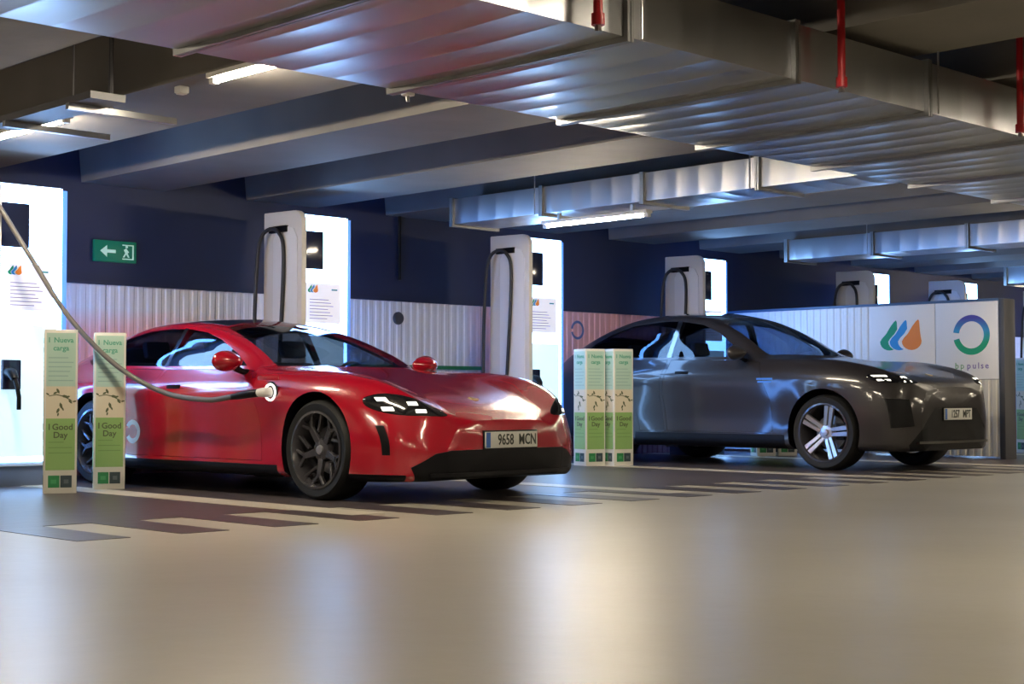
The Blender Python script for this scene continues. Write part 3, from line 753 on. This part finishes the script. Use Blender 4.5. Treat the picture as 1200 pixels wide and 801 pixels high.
    for w_, u_ in zip(T['plate_text'].split(), (-.085, .135)): text(w_, .105, M_ink, pl, FX @ Matrix.Translation((u_, 0, 0)), .0016, 'plate_lettering', .76)
    box('plate_holder', (x - .03, x - .012, -.27, .27, pz - .066, pz + .066), M_black, root)
    # chin lip following the nose
    zl, hw, out_ = T['lip']; up, dn = [], []
    for yy in np.linspace(-hw, hw, 25):
        q, _ = hit((2, float(yy), zl), (-1, 0, 0)); up.append((q.x + out_, float(yy))); dn.append((q.x - .03, float(yy)))
    MB().prism(up + dn[::-1], zl - .012, zl + .012, 'top').build('chin_lip', T['lipmat'], root, 40)
    # crest on the bonnet
    cx = T['crest_x']; p, nn = hit((cx, 0, 3), (0, 0, -1))
    me = MB().prism([(-.035, .028), (.0, .033), (.035, .028), (.035, -.01), (.02, -.03), (0, -.042), (-.02, -.03), (-.035, -.01)], -.002, .004, 'top').mesh('crest')
    me.transform(Matrix.Translation(p) @ nn.to_track_quat('Z', 'X').to_matrix().to_4x4()); obj('crest', me, M_gold, root)
    def drape(name, pts, s, m, lift=.0015, parent=root):
        """thin patch of painted reflection laid on the flank; pts (x,z) rows of a strip: pairs"""
        vs = []
        for x, z in pts:
            p, nn = hit((x, s * 2, z), (0, -s, 0)); vs.append(tuple(p + nn * lift))
        return MB().add(vs, [(2 * i, 2 * i + 1, 2 * i + 3, 2 * i + 2) for i in range(len(pts) // 2 - 1)]).build(name, m, parent)
    return root, hit, drape

RED = dict(name='sedan_car', label='red low four door electric sports sedan plugged in at its front fender', loc=(7.40, 8.55, 0), rz=-math.pi / 2 + math.radians(2.0), paint=M_red,
    nose=.93, tail=-4.03, R=.352, wb=2.90, track=.825, arch_gap=.040, floor_z=.30, under=.14, cabin=(-3.35, -.62), roofmat=M_gloss, handlemat=M_black,
    top=[(.93, .565), (.80, .635), (.5, .735), (0, .845), (-.45, .925), (-.62, .965), (-1.0, 1.13), (-1.4, 1.275), (-1.65, 1.335), (-2.0, 1.37), (-2.4, 1.375), (-2.9, 1.31), (-3.3, 1.20), (-3.6, 1.10), (-3.85, 1.03), (-3.98, .985), (-4.03, .93)],
    rail=[(.93, .33, .555), (.8, .46, .635), (.5, .48, .755), (0, .50, .862), (-.5, .66, .917), (-.78, .745, .94), (-1.0, .70, 1.045), (-1.4, .63, 1.195), (-1.7, .585, 1.268), (-2.2, .56, 1.312), (-2.6, .55, 1.302), (-3.0, .55, 1.24), (-3.4, .56, 1.135), (-3.8, .58, 1.015), (-3.98, .55, .97), (-4.03, .48, .92)],
    belt=[(.93, .48, .51), (.85, .64, .625), (.7, .73, .735), (.4, .78, .85), (0, .795, .905), (-.5, .80, .918), (-1, .81, .93), (-2, .81, .94), (-2.9, .79, .965), (-3.4, .75, .97), (-3.9, .66, .945), (-4.03, .55, .90)],
    shoulder=[(.93, .54, .42), (.85, .72, .50), (.7, .86, .575), (.4, .955, .655), (0, .985, .71), (-.5, .967, .71), (-1.2, .957, .71), (-2, .962, .73), (-2.9, .985, .77), (-3.4, .96, .79), (-3.8, .86, .79), (-4.03, .62, .76)],
    mid=[(.93, .58, .34), (.85, .77, .36), (.7, .90, .40), (.4, .972, .44), (0, .985, .45), (-.5, .945, .46), (-1.2, .932, .46), (-2, .938, .46), (-2.9, .98, .48), (-3.4, .95, .5), (-3.8, .87, .5), (-4.03, .66, .52)],
    sill=[(.93, .56, .22), (.85, .76, .2), (.7, .89, .2), (.4, .955, .19), (0, .955, .19), (-.5, .955, .2), (-1.2, .96, .21), (-2, .96, .21), (-2.9, .955, .22), (-3.4, .93, .26), (-3.8, .85, .3), (-4.03, .6, .36)],
    sillb=[(.93, .50, .17), (.85, .70, .155), (.7, .82, .15), (.4, .87, .145), (-2.6, .87, .145), (-3.4, .8, .2), (-3.8, .7, .25), (-4.03, .5, .32)],
    windscreen=[(-1.66, 0), (-1.64, .30), (-1.60, .545), (-1.30, .605), (-1.0, .655), (-.76, .69), (-.65, .52), (-.59, .30), (-.575, 0)],
    roof=[(-1.70, 0), (-1.68, .30), (-1.64, .51), (-2.2, .50), (-2.75, .485), (-2.78, 0)],
    backlight=[(-2.84, 0), (-2.82, .47), (-3.2, .48), (-3.30, .44), (-3.31, 0)],
    windows=[[(-1.02, .955), (-1.22, 1.055), (-1.5, 1.165), (-1.75, 1.232), (-2.04, 1.268), (-2.06, .965)],
             [(-2.11, .966), (-2.09, 1.271), (-2.3, 1.277), (-2.6, 1.265), (-3.0, 1.195), (-3.25, 1.115), (-3.42, 1.035), (-3.30, .995), (-2.9, .982)]],
    doors=[[(-.62, .26), (-.66, .60), (-.80, .90), (-1.02, .93), (-2.05, .94), (-2.08, .60), (-2.02, .26)], [(-2.06, .26), (-2.12, .60), (-2.09, .94), (-2.75, .955), (-2.68, .80), (-2.50, .72), (-2.42, .50), (-2.40, .26)]],
    skirt=[(-.42, .10), (-.44, .235), (-2.46, .235), (-2.48, .10)],
    headlight=smooth_poly([(.52, .60), (.70, .592), (.86, .605), (.925, .65), (.915, .715), (.83, .745), (.70, .705)], 4), hl_x=.35,
    slots=[[(.895, .33), (.918, .33), (.928, .53), (.902, .53)]],
    grille=[(.0, .365), (.55, .36), (.66, .34), (.81, .25), (.76, .12), (0, .12)],
    corner=[[(.80, .12), (.83, .20), (.99, .20), (.99, .12)]],
    hood=[(.72, 0), (.70, .30), (.60, .52), (.40, .625), (0, .675), (-.45, .715), (-.70, .715), (-.62, .50), (-.55, .25), (-.53, 0)], hood_z=.50,
    taillamp=[(0, .80), (.86, .80), (.86, .83), (0, .83)],
    leds=[(.865, .705, .020, .013), (.745, .676, .026, .012), (.865, .640, .022, .013), (.715, .625, .030, .012)],
    handles=[(-1.78, .80), (-2.62, .83)], mirror=(-.98, 1.0, .985), seat_x=-1.62, dash_x=-.78, dash_z=.93,
    plate=(None, .425), plate_text='9658 MCN', crest_x=.60, lip=(.195, .70, .012), lipmat=M_black, wheel=dict(R=.352, rim=.268, style='y', rimmat=M_drim, hubmat=M_silver, phase=.35))
red, rhit, rdrape = build_car(RED)
# open charge flap, plug and the cable hanging from the charger
p, n = rhit((-.50, -2, .755), (0, 1, 0)); y = p.y
MB().lathe([(0, 0), (.075, 0), (.078, .004), (.07, .012), (0, .012)], 28, closed=False).build('charge_port', M_black, red, 40, loc=(-.50, y - .008, .755))
MB().lathe([(.05, -.006), (.062, -.010), (.066, 0), (.05, .006)], 28).build('port_light', mat('port_white', (.85, .85, .82), .3, emit=(1, 1, .95), es=1.5), red, 40, loc=(-.50, y - .012, .755))
box('charge_flap', (-.62, -.38, y - .035, y - .022, .84, .875), M_red, red, .005)
def ring_reflection(x, z, r0, r1, a0, a1, s, m, name, kx=1.):
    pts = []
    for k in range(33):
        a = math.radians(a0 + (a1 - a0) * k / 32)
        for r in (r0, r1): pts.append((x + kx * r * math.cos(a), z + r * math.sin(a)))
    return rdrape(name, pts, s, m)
ring_reflection(-2.31, .445, .055, .095, -150, 150, -1, M_plate, 'white_ring_reflection')  # ring-shaped reflection painted onto the rear door
MW = red.matrix_basis.copy()
bpy.context.view_layer.update(); MW = red.matrix_world.copy()
port = MW @ Vector((-.50, y - .01, .755))
cb = thing('charging_plug_cable', 'grey charging cable swinging from the first station to the red car', 'cable', (0, 0, 0))
A = Vector((5.44, 11.36, 2.24))
MB().tube([port + Vector((-.00, .0, 0)), port + Vector((-.06, .01, -.002)), port + Vector((-.085, .05, -.005))], [.036, .034, .028], 14).build('plug', M_white, cb, 50)
MB().tube([port + Vector((-.08, .04, -.004)), port + Vector((-.12, .18, -.022)), port + Vector((-.135, .30, -.035))], [.030, .027, .021], 14).build('plug_handle', M_black, cb, 50)
cpts = bez([port + Vector((-.135, .28, -.033)), port + Vector((-.16, .60, -.055)), (6.22, 10.15, .76), (6.05, 10.55, .97), (5.82, 10.86, 1.34), (5.62, 11.12, 1.82), (5.46, 11.33, 2.22), (5.40, 11.42, 2.32)], 14)
MB().tube(cpts, .020, 12).build('cable', M_cablegrey, cb, 60)
MB().tube([(5.40, 11.42, 2.32), (5.42, 11.50, 2.36), (5.46, 11.60, 2.37)], .026, 12).build('cable_outlet', M_black, cb, 60)

GREY = dict(name='suv_car', label='dark grey coupe styled electric SUV with silver five spoke wheels', loc=(13.55, 8.50, 0), rz=-math.pi / 2, paint=M_grey,
    nose=.89, tail=-3.90, R=.372, wb=2.893, track=.805, arch_gap=.045, floor_z=.42, under=.20, cabin=(-3.45, -.60), roofmat=M_gloss, handlemat=M_black,
    top=[(.89, .82), (.8, .875), (.5, .97), (0, 1.06), (-.45, 1.12), (-.62, 1.17), (-.9, 1.32), (-1.3, 1.505), (-1.55, 1.595), (-1.9, 1.655), (-2.3, 1.665), (-2.8, 1.62), (-3.2, 1.515), (-3.55, 1.36), (-3.75, 1.25), (-3.85, 1.17), (-3.9, 1.08)],
    rail=[(.89, .34, .81), (.8, .48, .875), (.5, .50, .98), (0, .53, 1.07), (-.5, .66, 1.115), (-.80, .755, 1.135), (-1.1, .70, 1.30), (-1.4, .64, 1.455), (-1.7, .60, 1.548), (-2.2, .58, 1.595), (-2.7, .57, 1.565), (-3.1, .57, 1.47), (-3.5, .58, 1.31), (-3.8, .58, 1.15), (-3.9, .48, 1.05)],
    belt=[(.89, .5, .77), (.8, .68, .875), (.6, .765, .975), (.3, .795, 1.05), (0, .81, 1.09), (-.5, .815, 1.105), (-1, .83, 1.105), (-2, .83, 1.115), (-2.9, .81, 1.135), (-3.4, .77, 1.135), (-3.8, .66, 1.095), (-3.9, .55, 1.02)],
    shoulder=[(.89, .56, .68), (.8, .75, .74), (.65, .87, .80), (.35, .945, .84), (0, .97, .845), (-.6, .947, .86), (-1.4, .937, .865), (-2, .942, .885), (-2.9, .97, .92), (-3.4, .945, .93), (-3.75, .86, .92), (-3.9, .62, .88)],
    mid=[(.89, .60, .42), (.8, .79, .44), (.65, .90, .46), (.35, .955, .5), (0, .967, .5), (-.6, .93, .52), (-1.4, .915, .53), (-2, .92, .54), (-2.9, .967, .55), (-3.4, .94, .58), (-3.75, .87, .6), (-3.9, .66, .6)],
    sill=[(.89, .58, .26), (.8, .78, .25), (.65, .885, .25), (.35, .94, .25), (0, .945, .26), (-2.9, .945, .27), (-3.4, .92, .32), (-3.75, .85, .38), (-3.9, .6, .42)],
    sillb=[(.89, .52, .205), (.8, .70, .2), (.65, .80, .2), (.35, .86, .2), (-2.6, .86, .2), (-3.4, .8, .25), (-3.75, .7, .32), (-3.9, .5, .38)],
    windscreen=[(-1.55, 0), (-1.53, .32), (-1.49, .575), (-1.2, .625), (-.95, .675), (-.78, .70), (-.66, .52), (-.60, .30), (-.58, 0)],
    roof=[(-1.60, 0), (-1.58, .30), (-1.54, .53), (-2.2, .52), (-2.85, .50), (-2.88, 0)],
    backlight=[(-2.96, 0), (-2.94, .48), (-3.3, .49), (-3.40, .46), (-3.42, 0)],
    windows=[[(-1.06, 1.14), (-1.22, 1.26), (-1.45, 1.40), (-1.7, 1.495), (-2.00, 1.54), (-2.02, 1.15)],
             [(-2.08, 1.149), (-2.06, 1.545), (-2.25, 1.552), (-2.7, 1.515), (-3.02, 1.43), (-3.25, 1.33), (-3.44, 1.205), (-3.30, 1.165), (-2.9, 1.16)]],
    doors=[[(-.60, .36), (-.64, .70), (-.82, 1.08), (-1.05, 1.105), (-2.01, 1.12), (-2.05, .75), (-1.98, .36)], [(-2.02, .36), (-2.09, .75), (-2.06, 1.12), (-2.80, 1.135), (-2.72, .98), (-2.52, .88), (-2.42, .62), (-2.36, .36)]],
    skirt=[(-.43, .12), (-.46, .345), (-2.42, .345), (-2.46, .12)],
    headlight=smooth_poly([(.58, .85), (.74, .85), (.87, .865), (.895, .915), (.85, .945), (.72, .925), (.58, .885)], 4), hl_x=.30,
    slots=[[(.68, .44), (.87, .42), (.885, .71), (.72, .70)]],
    grille=[(.0, .62), (.40, .61), (.52, .50), (.74, .26), (.68, .16), (0, .16)],
    hood=[(.74, 0), (.72, .32), (.58, .54), (.38, .63), (0, .69), (-.45, .725), (-.72, .725), (-.64, .50), (-.57, .25), (-.55, 0)], hood_z=.76,
    taillamp=[(0, .95), (.86, .95), (.86, .985), (0, .985)],
    leds=[(.845, .922, .03, .008), (.845, .882, .03, .008), (.69, .908, .04, .008), (.69, .868, .04, .008)],
    handles=[(-1.80, .98), (-2.62, 1.0)], mirror=(-1.02, .985, 1.175), seat_x=-1.62, dash_x=-.80, dash_z=1.08,
    plate=(None, .555), plate_text='1257 MPT', crest_x=.62, lip=(.285, .66, .035), lipmat=M_gloss, wheel=dict(R=.372, rim=.285, style='five', rimmat=M_drim, hubmat=M_silver, phase=-.09))
grey, ghit, gdrape = build_car(GREY)
m_ = mat('blue_reflection', (.05, .22, .75), .4)
for zz, w in ((.905, .10), (.875, .085)): gdrape('blue_reflection', [(-.70 + w * q, zz + e) for q in (-1, -.5, 0, .5, 1) for e in (-.009, .009)], -1, m_)  # reflection of charger light painted as two blue strips
